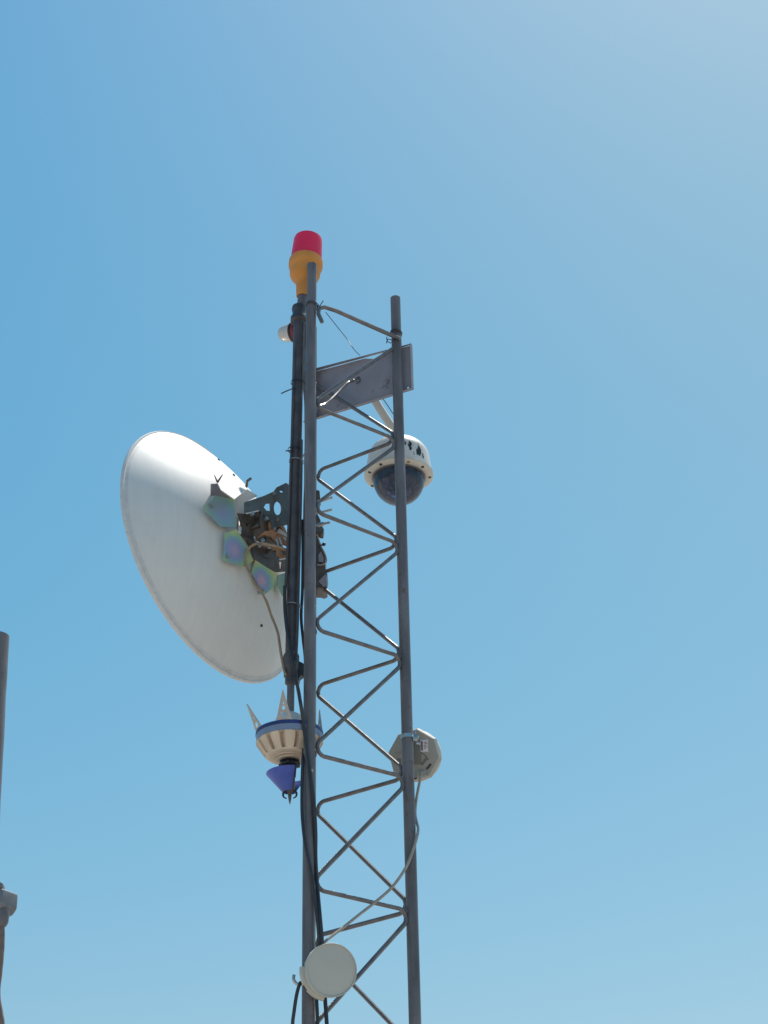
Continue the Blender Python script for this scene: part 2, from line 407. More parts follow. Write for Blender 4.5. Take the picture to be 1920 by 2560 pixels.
loops(P(989, 838, YR), .0195, 2, .006, .0016, [[P(978, 850, YR - .03), P(970, 848, YR - .03), P(966, 858, YR - .03)], [P(976, 858, YR - .03), P(968, 852, YR - .03), P(967, 842, YR - .03)], [P(980, 862, YR - .03), P(972, 856, YR - .03), P(963, 862, YR - .03)]],
      'knotted dark wire binding the crossbar to the right tower leg')
wire_thing([(814, 780), (836, 808), (868, 848), (884, 872), (900, 889, 4.66)], 4.39, .0012, 'thin loose wire sagging from the crossbar down to the grey sheet', 'wire')

# ------------------------------------------------------------------ grey sheet on the far face
pTL = P(760, 927, YB + .034); pTR = P(1033, 856, YR + .0)
zt = P(794, 918, 4.75).z; zbm = P(794, 1041, 4.75).z
d_ = Vector((BX - RX, YB - YR, 0)).normalized()        # along the far face, right to left
nO = Vector((-d_.y, d_.x, 0));  nO = nO if nO.y > 0 else -nO   # outward, away from the camera
base = Vector((RX, YR, 0)) + nO * (LEGR + .009)
def alongx(px, py):                                     # where the line of sight meets the sheet
    p = PPL(px, py, base, nO); return p
pr = alongx(1032, 915); pl = base + d_ * (.335 + .05)
pl.z = pr.z = 0
plate = thing('sheet_metal_panel', 'grey sheet metal panel fixed across the tower top behind the right leg', 'panel', (pl + pr) / 2 + Vector((0, 0, zbm)))
zt2, zb2 = alongx(1033, 860).z, alongx(1030, 975).z
def Z(p, z): return Vector((p.x, p.y, z))
hu = -d_; hv = Vector((0, 0, 1))
hole = disc(alongx(1020, 969), hu, hv, .0035, 12)
bm = NB()
top = [Z(pr.lerp(pl, t), zt2 - .004 + .044 * t + .006 * noise.noise(Vector((t * 4, 0, 3))) - (.010 if .28 < t < .36 else 0)) for t in [k / 14 for k in range(15)]]
prism(bm, [Z(pl, zb2 + .022), Z(pr, zb2)] + top, nO * .0015, [hole]); part('sheet', bm, SIGN, plate)
bm = NB()                                               # folded lip towards the camera along the top
lip = [Z(pr.lerp(pl, t), zt2 - .002 + .044 * t) for t in (0.0, 1)]
prism(bm, [lip[0] - nO * .001, lip[1] - nO * .001, lip[1] - nO * .022 - Vector((0, 0, .004)), lip[0] - nO * .010 - Vector((0, 0, .002))], Vector((0, 0, .0016))); part('folded_lip', bm, SIGN, plate)
bm = NB(); prism(bm, [Z(pr, zb2) - nO * .0005, Z(pr, zt2) - nO * .0005, Z(pr, zt2) - nO * .012, Z(pr, zb2) - nO * .012], -hu * .0015); part('folded_lip', bm, SIGN, plate)
bm = NB(); prism(bm, [Z(pr, zb2 + .0008) - nO * .0008, Z(pl, zb2 + .0228) - nO * .0008, Z(pl, zb2 + .0228) - nO * .009, Z(pr, zb2 + .0008) - nO * .009], Vector((0, 0, .0014))); part('folded_lip', bm, SIGN, plate)
# bent rods lying in front of the sheet, one ending in a hook
bm = NB(); hk = [P(892, 958, 4.63), P(899, 951, 4.63), P(897, 944, 4.63), P(890, 947, 4.625), P(880, 953, 4.61), P(868, 958, 4.59), P(848, 978, 4.56), P(826, 1000, 4.52), P(812, 1010, 4.50), P(802, 1014, 4.48), P(794, 1015, 4.47)]
tube(bm, spline(hk, 6), .0046, 8); solo('bent_rod', bm, RODM, 'short bent rod with a hooked end in front of the grey panel', 'rod')

# ------------------------------------------------------------------ mast pipe beside the near leg
mt, mb = P(747.5, 790, YM), P(727.5, 1668, YM)
md = (mt - mb).normalized()
MR = .0178
mast = thing('mast_pipe', 'dark leaning mast pipe strapped left of the tower leg, carrying beacon and dish', 'pipe', P(726, 1775, YM))
bm = NB(); hollow(bm, mb, mt, MR, MR - .004, 28); part('pipe', bm, BLACKP, mast)
m0 = P(749, 792, YM)
Mx = frame(mt, md)
bm = NB(); lathe(bm, [(.0, -.001), (.0225, -.001), (.0245, -.012), (.0215, -.026), (.0215, -.034), (.0275, -.046), (.0275, -.058), (.019, -.062), (.018, -.07)], Mx @ T(0, 0, .038), 28)
part('top_collar', bm, BLACKP, mast)
sb = P(755, 752, YM); st = P(757, 735, YM)
bm = NB(); tube(bm, [P(753.5, 775, YM), P(757.5, 735, YM)], .0165, 24); part('stub_pipe', bm, STEEL, mast)
lo = P(726, 1780, YM)
bm = NB(); hollow(bm, lo, mb + md * .02, .0108, .008, 20); part('lower_pipe', bm, STEEL, mast)
bm = NB(); lathe(bm, [(.0185, .045), (.0235, .035), (.0235, -.005), (.0205, -.012), (.0205, -.03), (.0165, -.033), (.0165, -.052), (.012, -.056), (.011, -.056)], frame(mb, md), 28); part('lower_coupling', bm, BLACKP, mast)
bm = NB(); pc = P(751, 1675, YM - .005)
prism(bm, [P(738, 1656, YM), P(748, 1653, YM), P(758, 1658, YM), P(762, 1665, YM), P(761, 1682, YM), P(750, 1690, YM), P(746, 1703, YM), P(738, 1706, YM)], Vector((0, .03, 0))); part('clamp', bm, BLACK, mast)
# ------------------------------------------------------------------ warning beacon
b0, b1 = P(757.5, 738, YM), P(770.5, 596, YM)
bd = (b1 - b0); BL = bd.length; s_ = px_size(b0.lerp(b1, .5))
Mb = frame(b0, bd)
def H(py): return BL * (738 - py) / (738 - 596)
beacon = thing('warning_beacon', 'red lensed warning beacon with orange base on the mast top', 'warning light', Mb)
bm = NB(); lathe(bm, [(14 * s_, H(742)), (16.5 * s_, H(741)), (17.5 * s_, H(733)), (18.5 * s_, H(722)), (20 * s_, H(713)), (24.5 * s_, H(705)), (34 * s_, H(697)), (37.6 * s_, H(690)), (38.4 * s_, H(682)), (39 * s_, H(674)), (42 * s_, H(671)), (43 * s_, H(664)), (42.5 * s_, H(655)), (38 * s_, H(653)), (0, H(653))], Matrix(), 48)
part('base', bm, ORANGE, beacon, world=False)
bm = NB(); lathe(bm, [(38.8 * s_, H(654.5)), (38.6 * s_, H(640)), (36.6 * s_, H(612)), (36 * s_, H(602)), (34.4 * s_, H(598)), (31 * s_, H(596.2)), (24 * s_, H(595.4)), (0, H(595))], Matrix(), 48)
lens = part('lens', bm, LENSR, beacon, world=False)
bm = NB(); lathe(bm, [(39.6 * s_, H(656)), (40.4 * s_, H(654)), (40.2 * s_, H(651)), (38.2 * s_, H(650))], Matrix(), 48); part('seal_ring', bm, ORANGE, beacon, world=False)

# small lamp lying on its side behind the mast
c0 = P(733, 831, 4.49); s_ = px_size(c0)
Ms = frame(c0, Vector((-.86, .42, .16)))
lamp2 = thing('small_lamp', 'small white capped lamp with dark red base lying sideways behind the mast', 'lamp', Ms)
bm = NB(); lathe(bm, [(24 * s_, 0), (23 * s_, 10 * s_), (20 * s_, 26 * s_), (17 * s_, 34 * s_), (11 * s_, 39 * s_), (0, 40.5 * s_)], Matrix(), 36); part('lens', bm, OPAL, lamp2, world=False)
bm = NB(); lathe(bm, [(22 * s_, 3 * s_), (25.5 * s_, 2 * s_), (26 * s_, -2 * s_), (23 * s_, -4 * s_)], Matrix(), 36); part('seal_ring', bm, BLACK, lamp2, world=False)
bm = NB(); lathe(bm, [(24 * s_, -2 * s_), (23 * s_, -5 * s_), (19 * s_, -22 * s_), (9 * s_, -28 * s_), (8 * s_, -40 * s_), (0, -40 * s_)], Matrix(), 36); part('base', bm, DKRED, lamp2, world=False)

# ------------------------------------------------------------------ dome camera behind the right leg
YD = 4.78
dc = P(997, 1187, YD); s_ = px_size(dc)
Mc = frame(dc, Vector((.012, 0, 1)))
dome = thing('dome_camera', 'chipped white dome security camera hanging behind the right tower leg', 'security camera', Mc)
prof = [(82 * s_, -2 * s_), (82 * s_, 4 * s_), (81 * s_, 20 * s_), (78 * s_, 44 * s_)]
for k in range(1, 13):
    q = math.pi / 2 * k / 12; prof.append((78 * s_ * math.cos(q) if k < 12 else 0, 44 * s_ + 58 * s_ * math.sin(q)))
bm = NB(); lathe(bm, prof, Matrix(), 64); part('housing', bm, CAMW, dome, world=False)
bm = NB(); lathe(bm, [(70 * s_, -1 * s_), (84 * s_, 2 * s_), (86.5 * s_, 0), (86 * s_, -5 * s_), (78 * s_, -8 * s_), (69 * s_, -9 * s_), (65 * s_, -7 * s_), (65 * s_, 0)], Matrix(), 64)
fl = part('flange', bm, CAMG, dome, world=False)
bm = NB(); lathe(bm, [(66.5 * s_, -7 * s_), (66.5 * s_, -11 * s_), (63.5 * s_, -11 * s_), (63.5 * s_, -6 * s_)], Matrix(), 64); part('gasket', bm, GREYC, dome, world=False)
for a in (-125, -72, -40, 0, 50, 100, 150, 200):
    q = R_(a); bm = NB()
    lathe(bm, [(0, -2 * s_), (3.2 * s_, -2 * s_), (4.2 * s_, -.6 * s_), (4.2 * s_, 2 * s_)], T(math.cos(q) * 77 * s_, math.sin(q) * 77 * s_, -7.6 * s_), 12)
    part('screw', bm, BLACK if a != -72 else RUST, fl, world=False)
pb_ = [(63.5 * s_, -4 * s_), (63.5 * s_, -18 * s_)]
for k in range(1, 15):
    q = math.pi / 2 * k / 14; pb_.append((63.5 * s_ * math.cos(q) if k < 14 else 0, -18 * s_ - 63.5 * s_ * math.sin(q)))
bm = NB(); lathe(bm, pb_, Matrix(), 56); part('clear_dome', bm, SMOKE, dome, world=False)
bm = NB(); lathe(bm, [(0, 2 * s_), (56 * s_, 2 * s_), (56 * s_, -14 * s_), (40 * s_, -14 * s_), (40 * s_, -22 * s_), (0, -22 * s_)], Matrix(), 32)
box(bm, T(-18 * s_, 0, -32 * s_), 10 * s_, 44 * s_, 34 * s_, 3 * s_); box(bm, T(22 * s_, 0, -32 * s_), 10 * s_, 44 * s_, 34 * s_, 3 * s_)
lathe(bm, [(0, -24 * s_), (22 * s_, -24 * s_), (25 * s_, 0), (22 * s_, 22 * s_), (0, 24 * s_)], frame(Vector((2 * s_, 0, -36 * s_)), Vector((-.35, -.8, -.5))), 24)
part('lens_unit', bm, BLACK, dome, world=False)
bm = NB(); lathe(bm, [(0, 116 * s_), (15 * s_, 116 * s_), (15 * s_, 104 * s_), (22 * s_, 101 * s_), (24 * s_, 96 * s_)], Matrix(), 28); part('neck', bm, CAMG, dome, world=False)
arm = [P(902, 968, 4.745), P(920, 970, YD), P(950, 1022, YD), P(980, 1068, YD), dc + Vector((.002, 0, 112 * s_))]
bm = NB(); tube(bm, fillet(arm, .03), .0148, 20, wob=.05); part('mounting_arm', bm, ANTW, dome)
bm = NB(); tube(bm, [P(979, 1065, YD), P(990, 1085, YD)], .0172, 20); part('arm_collar', bm, ANTW, dome)
ab = P(896, 962, 4.735)
bm = NB(); box(bm, T(ab.x, ab.y, ab.z + .02), .06, .012, .06, .003); part('mounting_base', bm, ANTW, dome)
wire_thing([(946, 984, 4.74), (958, 998), (970, 1015), (984, 1036), (1000, 1056), (1003, 1080)], 4.76, .0016, 'thin dark camera lead hanging between panel and dome camera', 'camera_lead', 'cable')

# ------------------------------------------------------------------ two small round antennas
def antenna(label, M, s, back):
    """round radio antenna: face disc at +z, faceted shell behind it at -z; s = radius"""
    t = thing('round_antenna', label, 'antenna', M, 'small round antennas clamped to the tower legs')
    bm = NB(); lathe(bm, [(.0, .0), (s * .6, -.0006), (s * .945, -.002)], Matrix(), 56); part('face', bm, ANTF, t, world=False)
    bm = NB(); lathe(bm, [(s * .945, -.003), (s * .955, .001), (s * .985, .0015), (s, -.002), (s, -.014), (s * .97, -.018)], Matrix(), 56); part('rim', bm, ANTW, t, world=False)
    bm = NB(); n = 8 if back else 14
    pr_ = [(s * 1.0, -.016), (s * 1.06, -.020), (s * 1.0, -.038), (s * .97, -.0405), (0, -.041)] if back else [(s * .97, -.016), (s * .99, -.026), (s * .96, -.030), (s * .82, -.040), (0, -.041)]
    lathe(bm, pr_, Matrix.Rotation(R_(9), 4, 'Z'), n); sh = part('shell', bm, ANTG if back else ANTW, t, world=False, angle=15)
    def rib(x, y, sx, sy, rot, m, name, dz=.0, h=.003):
        bm = NB(); box(bm, T(x * s, y * s, -.041 - dz) @ Matrix.Rotation(R_(rot), 4, 'Z'), sx * s, sy * s, h, .0006); return part(name, bm, m, sh, world=False)
    return t, sh, rib
# upper one shows its back
Cu = P(1036, 1888, 4.64); s_ = px_size(Cu); ru = 65 * s_
toC = (EYE - Cu).normalized()
zf = -(toC + Vector((-.20, 0, .10))).normalized()       # face looks away
Mu = frame(Cu, zf, -Vector((1, 0, 0))); Mu = Mu @ T(0, 0, .03)
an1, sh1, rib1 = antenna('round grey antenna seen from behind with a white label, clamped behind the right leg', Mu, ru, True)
# local x runs to picture left, y runs up
rib1(-.42, .33, .31, .46, 0, PAPER, 'label_sticker', .0005, .002)
bm = NB(); box(bm, T(-.34 * ru, .33 * ru, -.0428), .05 * ru, .36 * ru, .001)
part('label_bar', bm, INK, sh1, world=False)
bm = NB()
for k, (yy, w_) in enumerate([(.46, .12), (.40, .14), (.34, .09), (.28, .13), (.22, .06)]):
    box(bm, T(-(.415 + w_ / 2 + .01 * (k % 2)) * ru, yy * ru, -.0428), w_ * ru, .026 * ru, .001)
part('label_text', bm, REDINK, sh1, world=False)
rib1(-.42, -.26, .36, .10, -48 + 180, ANTD, 'recess', -.0005)
rib1(-.58, -.47, .26, .085, -48 + 180, INK, 'slot', -.0004)
rib1(.58, -.27, .16, .30, 0, ANTD, 'recess', -.0005)
rib1(.60, .08, .22, .05, 4, ANTG, 'rib', .001)
bm = NB()
arc = [Vector((-(.0 + .62 * math.sin(R_(a))) * ru, (-.42 + .55 * math.cos(R_(a))) * ru, -.0415)) for a in range(-20, 75, 8)]
tube(bm, arc, .0012, 6); part('rib', bm, ANTD, sh1, world=False)
bm = NB(); box(bm, T(-.28 * ru, -.74 * ru, -.040), .36 * ru, .26 * ru, .016, .003); part('cable_port', bm, ANTG, sh1, world=False)
rib1(.0, -.90, .2, .06, 0, INK, 'slot', -.001)
rib1(-.15, .1, .26, .9, 0, ANTD, 'mount_spine', .002, .008)
# hose clamp on the leg
cz = P(1016, 1843, YR).z
bm = NB(); M_ = frame(Vector((RX, YR, cz)), Vector((-.05, 0, 1)))
lathe(bm, [(LEGR + .0006, -.006), (LEGR + .0022, -.006), (LEGR + .0022, .006), (LEGR + .0006, .006)], M_, 32); part('hose_clamp', bm, BOLT, an1)
bm = NB(); q = P(1039, 1845, YR - .01); box(bm, frame(q, Vector((.3, 0, 1))), .012, .010, .02, .001); tube(bm, [P(1038, 1826, YR - .012), P(1038, 1848, YR - .012)], .0022, 8)
tube(bm, [P(1041, 1858, YR - .012), P(1050, 1860, YR - .014)], .0032, 8); tube(bm, [P(1042, 1852, YR - .012), P(1046, 1840, YR - .014)], .0022, 8)
part('clamp_screw', bm, BOLT, an1)
bm = NB(); tube(bm, [Vector((RX, YR + LEGR - .002, cz - .002)), Mu.inverted() and Vector((RX, YR + .10, cz - .012))], .009, 12); part('mount_stem', bm, ANTD, an1)
# lower one shows its face
Cl = P(829, 2425, YL - .075); s_ = px_size(Cl); rl = 66.5 * s_
toC = (EYE - Cl).normalized()
Ml = frame(Cl, (toC + Vector((.26, 0, .08))).normalized())
an2, sh2, rib2 = antenna('round grey antenna showing its blank face, clamped in front of the left leg', Ml, rl, False)
bm = NB(); a0 = R_(186)
lathe(bm, [(rl * .95, -.018), (rl * 1.10, -.020), (rl * 1.12, -.036), (rl * .9, -.038)], Matrix(), 20, a0=R_(172), a1=R_(258)); part('rear_cover', bm, ANTW, an2, world=False)
bm = NB(); q = R_(214); box(bm, T(math.cos(q) * rl * 1.115, math.sin(q) * rl * 1.115, -.030) @ Matrix.Rotation(q, 4, 'Z'), .003, rl * .22, .005); part('slot', bm, INK, an2, world=False)
bm = NB(); lathe(bm, [(LEGR + .0006, -.006), (LEGR + .0022, -.006), (LEGR + .0022, .006), (LEGR + .0006, .006)], frame(Vector((LX, YL, P(770, 2452, YL).z)), Vector((.1, 0, 1))), 32); part('hose_clamp', bm, BOLT, an2)
bm = NB(); tube(bm, spline([P(762, 2462, YL - .02), P(750, 2461, YL - .02), P(740, 2458, YL - .02), P(734, 2449, YL - .02), P(735, 2437, YL - .02)], 6), .0042, 10); part('clamp_tail', bm, BOLT, an2)
bm = NB(); tube(bm, [Vector((LX, YL - LEGR + .002, P(770, 2440, YL).z)), Ml @ Vector((0, 0, -.04))], .010, 12); part('mount_stem', bm, ANTW, an2)

# ------------------------------------------------------------------ big dish
nB = Vector((.831, -.536, .150)).normalized()           # axis, out of the back
DC = P(533.2, 1386.8, 4.62); DR = .427; DEP = .165
Md = frame(DC, nB, Vector((.536, .831, 0)))                # x horizontal, y up
dish = thing('satellite_dish', 'large white satellite dish seen from behind, bracketed to the mast', 'satellite dish', Md)
def par(r): return DEP * (1 - (r / DR) ** 2)
prof = [(DR * k / 24, par(DR * k / 24)) for k in range(24)] + [(DR * .985, par(DR * .985))]
bk = prof[::-1] ; bk[-1] = (0, DEP)
ft = [(r, h - .0025) for r, h in prof]; ft[0] = (0, DEP - .0025)
bm = NB(); lathe(bm, ft + bk, Matrix(), 96); part('reflector', bm, DISHW, dish, world=False)
bm = NB(); lathe(bm, [(DR * .972, .010), (DR * .99, .004), (DR * 1.0, .004), (DR * 1.008, -.001), (DR * 1.005, -.008), (DR * .985, -.010), (DR * .975, -.004)], Matrix(), 96); part('rim', bm, RIMW, dish, world=False)
def on_dish(px, py, off=0):
    """photo pixel onto the back of the dish"""
    Mi = Md.inverted(); e = Mi @ EYE; d = (Md.to_3x3().inverted() @ (ROT @ Vector((px - 960, 1280 - py, -F_PX)))).normalized()
    k = DEP / DR ** 2; a = k * (d.x ** 2 + d.y ** 2); b = d.z + 2 * k * (e.x * d.x + e.y * d.y); c = e.z - DEP + k * (e.x ** 2 + e.y ** 2) - off
    t = (-b - math.sqrt(max(0, b * b - 4 * a * c))) / (2 * a)
    if t < 0: t = (-b + math.sqrt(max(0, b * b - 4 * a * c))) / (2 * a)
    p = e + d * t; n = Vector((2 * k * p.x, 2 * k * p.y, 1)).normalized()
    return Md @ p, (Md.to_3x3() @ n).normalized()
for px, py in ((653, 1564), (546, 1150), (584, 1188)):
    p, n = on_dish(px, py); bm = NB(); lathe(bm, [(0, .004), (.0035, .004), (.0048, .001), (.0048, -.002)], frame(p, n), 10); part('rivet', bm, BLACK, dish)
def c3(x, y): return (490 + x / 4.484, 1150 + y / 4.484)
def sheet(pix, o, n, th, m, name='mounting_plate', holes=(), parent=None, conv=c3, angle=20):
    pts = [PPL(*conv(*p), o, n) for p in pix]
    hs = [[PPL(*conv(*p), o, n) for p in h] for h in holes]
    bm = NB(); prism(bm, pts, n * -th, hs); return part(name, bm, m, parent or dish, angle=angle)
def hx(x, y, rx, ry, n=12): return [(x + rx * math.cos(2 * math.pi * k / n), y + ry * math.sin(2 * math.pi * k / n)) for k in range(n)]
# petals standing off the reflector
petals = [([(90, 520), (165, 463), (215, 396), (425, 440), (447, 757), (285, 744), (100, 562)], (.55, -.80, -.18), (300, 590), 300),
          ([(455, 775), (330, 822), (300, 1122), (545, 1197), (645, 1127), (575, 970)], (.45, -.85, -.28), (430, 1010), 260),
          ([(665, 1120), (625, 1262), (775, 1500), (865, 1440), (905, 1276)], (.40, -.88, -.22), (735, 1350), 230),
          ([(920, 1290), (1005, 1262), (1010, 1490), (975, 1527), (915, 1400)], (.7, -.7, -.1), (1000, 1300), 400)]
plates = []
for k, (pix, nn, cc, rr) in enumerate(petals):
    cx = sum(p[0] for p in pix) / len(pix); cy = sum(p[1] for p in pix) / len(pix)
    p0, n0 = on_dish(*c3(cx, cy)); nn = (Vector(nn).normalized() + n0 * 1.6).normalized(); o = p0 + n0 * .030
    w_ = PPL(*c3(*cc), o, nn); loc = Md.inverted() @ w_
    m = irid('iridescent_zinc_%s' % 'abcd'[k], loc, rr / 4.484 * px_size(o) * (1.05, .95, .95, 1.2)[k], (2, 1, 0, 3)[k])
    plates.append((sheet(pix, o, nn, .003, m), o, nn))
# flanges of the first and third petal, top plates painted white to look sunlit
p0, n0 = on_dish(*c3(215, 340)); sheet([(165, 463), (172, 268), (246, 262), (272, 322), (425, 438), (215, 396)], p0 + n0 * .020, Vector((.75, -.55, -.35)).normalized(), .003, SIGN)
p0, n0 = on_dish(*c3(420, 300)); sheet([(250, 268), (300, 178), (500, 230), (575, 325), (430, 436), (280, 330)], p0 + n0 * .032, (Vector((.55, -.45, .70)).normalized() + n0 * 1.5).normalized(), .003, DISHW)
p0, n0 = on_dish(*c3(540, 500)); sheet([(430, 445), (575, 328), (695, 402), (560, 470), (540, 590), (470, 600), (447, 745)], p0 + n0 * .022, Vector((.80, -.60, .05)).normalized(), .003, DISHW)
o3, n3 = plates[2][1], plates[2][2]
sheet([(622, 1268), (770, 1505), (742, 1522), (690, 1532), (660, 1490)], o3 - n3 * .006, Vector((.2, -.9, -.5)).normalized(), .003, ZINC)
# nut heads on the petals
for k, (x, y) in ((0, (165, 520)), (1, (350, 1082)), (2, (700, 1490)), (2, (745, 1470))):
    o, n = plates[k][1], plates[k][2]; p = PPL(*c3(x, y), o, n)
    bm = NB(); lathe(bm, [(0, .012), (.0028, .012), (.0028, .007), (.0065, .007), (.0065, 0)], frame(p, n), 6); part('bolt', bm, BOLT, plates[k][0])
# wing nut and bent tab at the upper edge of the petals
bm = NB(); q, n0 = on_dish(*c3(240, 250), .02); tube(bm, [q, P(*c3(300, 160), q.y - .02)], .0035, 8, taper=(1, .4)); tube(bm, [q, P(*c3(205, 165), q.y - .02)], .003, 8, taper=(1, .4)); part('bolt', bm, DARKM, dish)
bm = NB(); q, n0 = on_dish(*c3(565, 300), .0); tube(bm, [q, P(*c3(575, 235), q.y - .03), P(*c3(618, 205), q.y - .03)], .0045, 8); part('bolt', bm, DARKM, dish)
# hub: cylinder standing on the reflector, ring and pole bracket
hp, hn = on_dish(*c3(700, 860)); hp = Md @ Vector((*(Md.inverted() @ hp).xy * .9, DEP - .005))
bm = NB(); Mh = frame(hp, nB, Vector((.59, .8, 0)))
lathe(bm, [(.080, 0), (.080, .016), (.056, .020), (.050, .052), (.060, .056), (.060, .066), (.0, .066)], Mh, 40)
for k in range(8):
    q = 2 * math.pi * k / 8 + .2; box(bm, Mh @ Matrix.Rotation(q, 4, 'Z') @ T(.058, 0, .036), .020, .006, .036, .001)
part('hub', bm, DARKM, dish)
bm = NB(); Mh2 = Mh @ T(.01, -.008, .066); lathe(bm, [(.020, .0), (.043, .0), (.046, .006), (.043, .012), (.030, .014), (.020, .012), (.020, 0)], Mh2, 36); part('hub_ring', bm, RUST, dish)
nU = Vector((.50, -.86, .04)).normalized(); oU = P(*c3(800, 560), YM + .025)
sheet([(545, 472), (760, 402), (870, 352), (905, 305), (1010, 255), (1060, 290), (1060, 715), (850, 762), (842, 690), (722, 570), (545, 583)], oU, nU, .004, ZINC, 'pole_bracket',
      [[(760, 530), (785, 488), (828, 482), (832, 570), (795, 572)], hx(915, 540, 42, 78, 14), hx(958, 352, 20, 13)])
nU2 = Vector((.75, -.64, -.15)).normalized()
sheet([(470, 598), (560, 600), (720, 566), (850, 640), (850, 755), (700, 850), (600, 900), (510, 830), (500, 700)], oU + Vector((-.03, .03, -.02)), nU2, .004, DARKM, 'pole_bracket', [hx(575, 725, 12, 22), [(745, 605), (775, 600), (768, 660), (760, 690)]])
q_, n_ = on_dish(*c3(760, 1080)); sheet([(500, 835), (640, 950), (650, 1110), (900, 1255), (1010, 1250), (1040, 1130), (1030, 1000), (700, 930)], q_ + n_ * .014, n_, .004, DARKM, 'pole_bracket', [[(930, 1140), (968, 1140), (955, 1240), (940, 1215)]])
sheet([(690, 868), (770, 800), (850, 788), (1000, 850), (1035, 900), (1035, 975), (880, 905), (840, 860), (760, 835)], oU + Vector((-.0, -.012, -.055)), Vector((.3, -.95, -.1)).normalized(), .004, RUST, 'clamp_jaw', [hx(905, 905 - 60, 16, 12)])
sheet([(700, 935), (830, 945), (1030, 1005), (1035, 1060), (975, 1100), (900, 1060), (905, 1010), (800, 975)], oU + Vector((.0, -.016, -.075)), Vector((.2, -.97, -.1)).normalized(), .004, RUST, 'clamp_jaw', [hx(962, 1046, 15, 17)])
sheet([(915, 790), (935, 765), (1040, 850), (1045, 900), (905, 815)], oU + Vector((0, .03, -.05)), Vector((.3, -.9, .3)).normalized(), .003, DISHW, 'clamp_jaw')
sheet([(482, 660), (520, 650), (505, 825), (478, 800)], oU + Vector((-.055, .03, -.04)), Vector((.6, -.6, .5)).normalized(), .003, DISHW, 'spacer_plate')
for x0, y0, x1, y1 in ((900, 885, 925, 965), (935, 870, 960, 950), (985, 870, 1015, 900), (560, 600, 705, 570), (935, 1115, 1030, 1100)):
    bm = NB(); tube(bm, [P(*c3(x0, y0), YM - .01), P(*c3(x1, y1), YM - .01)], .0026, 8); part('bolt', bm, BOLT, dish)
for x, y in ((960, 1048), (745, 905), (715, 955), (820, 972), (880, 775), (915, 665), (880, 378), (630, 610), (790, 660)):
    p = PPL(*c3(x, y), oU + Vector((0, -.02, -.04)), nU); bm = NB(); lathe(bm, [(0, .008), (.003, .008), (.003, .005), (.0062, .005), (.0062, -.004)], frame(p, nU), 6); part('bolt', bm, BOLT, dish)
# U bolts round the mast with their ends showing right of the leg
def c69(x, y): return (600 + x / 6.913, 1200 + y / 6.913)
for (x0, y0), (x1, y1) in (((1250, 600), (1590, 512)), ((1250, 800), (1555, 735)), ((1200, 440), (1600, 300))):
    bm = NB(); tube(bm, [P(*c69(x0, y0), YB - .09), P(*c69(x1, y1), YB - .10)], .0040, 10); part('u_bolt', bm, BOLT, dish)
def prism_px(pix, Y, th, conv=c69): 
    bm = NB(); prism(bm, [P(*conv(*p), Y) for p in pix], Vector((0, th, 0))); return bm
part('clamp_plate', prism_px([(1290, 200), (1340, 170), (1375, 190), (1390, 350), (1345, 430), (1290, 430)], YB - .06, .03), DARKM, dish)
part('clamp_plate', prism_px([(1290, 600), (1345, 600), (1390, 690), (1400, 760), (1450, 850), (1435, 930), (1400, 935), (1330, 900), (1290, 900)], YB - .06, .03), DARKM, dish)
bm = NB(); lathe(bm, [(0, .01), (.007, .01), (.007, -.01), (0, -.01)], frame(P(*c69(1400, 770), YB - .09), Vector((1, -.2, .2))), 6); part('u_bolt', bm, BOLT, dish)

# radio unit behind the near leg
ru_o = P(800, 1425, YB - .03)
rad = thing('radio_unit', 'dark weatherproof radio box half hidden behind the left tower leg', 'radio unit', ru_o)
part('casing', prism_px([(1200, 960), (1330, 960), (1375, 1090), (1440, 1200), (1480, 1340), (1470, 1470), (1480, 1560), (1470, 1600), (1510, 1620), (1490, 1720), (1500, 1850), (1440, 1880), (1380, 1860), (1200, 1860)], YB - .04, .07), DARKM, rad)
part('panel', prism_px([(1350, 1300), (1400, 1230), (1450, 1340), (1440, 1420), (1360, 1410)], YB - .044, .003), SIGN, rad)
part('panel', prism_px([(1360, 1750), (1470, 1630), (1500, 1640), (1480, 1740), (1490, 1830), (1440, 1840)], YB - .044, .003), SIGN, rad)
bm = NB(); tube(bm, spline([P(*c69(*q), YB - .05) for q in ((1330, 930), (1365, 1040), (1400, 1140), (1470, 1280), (1495, 1390), (1470, 1440), (1400, 1470), (1330, 1465))], 6), .0022, 8); part('lead', bm, CREAMC, rad)
bm = NB(); tube(bm, [P(*c69(1340, 1170), YB - .05), P(*c69(1400, 1130), YB - .05), P(*c69(1455, 1105), YB - .05)], .003, 8); bmesh.ops.create_icosphere(bm, subdivisions=2, radius=.0065, matrix=T(*P(*c69(1450, 1110), YB - .05))); part('wing_nut', bm, BLACK, rad)

# ------------------------------------------------------------------ finned rod head under the mast
def c5(x, y): return (580 + x / 5.184, 1640 + y / 5.184)
hx0 = P(*c5(745, 1080), YM); s_ = px_size(hx0)
up_ = Vector((-.015, 0, 1))
Mf = frame(hx0, up_); Z_ = lambda ypx: (1080 - ypx) / 5.184 / .925 * s_   # crop y on the axis -> height
head = thing('lightning_rod_head', 'cream fluted rod head with pierced fins and a blue cone under the mast', 'rod head', Mf)
r_ = lambda x: x / 5.184 * s_
bm = NB(); lathe(bm, [(r_(405), Z_(990)), (r_(436), Z_(992)), (r_(440), Z_(1010)), (r_(440), Z_(1034)), (r_(425), Z_(1037))], Matrix(), 64); part('blue_ring', bm, BLUED, head, world=False)
bm = NB(); lathe(bm, [(r_(425), Z_(1035)), (r_(433), Z_(1038)), (r_(428), Z_(1112)), (r_(415), Z_(1114))], Matrix(), 64); part('pale_band', bm, BLUEG, head, world=False)
NF = 14
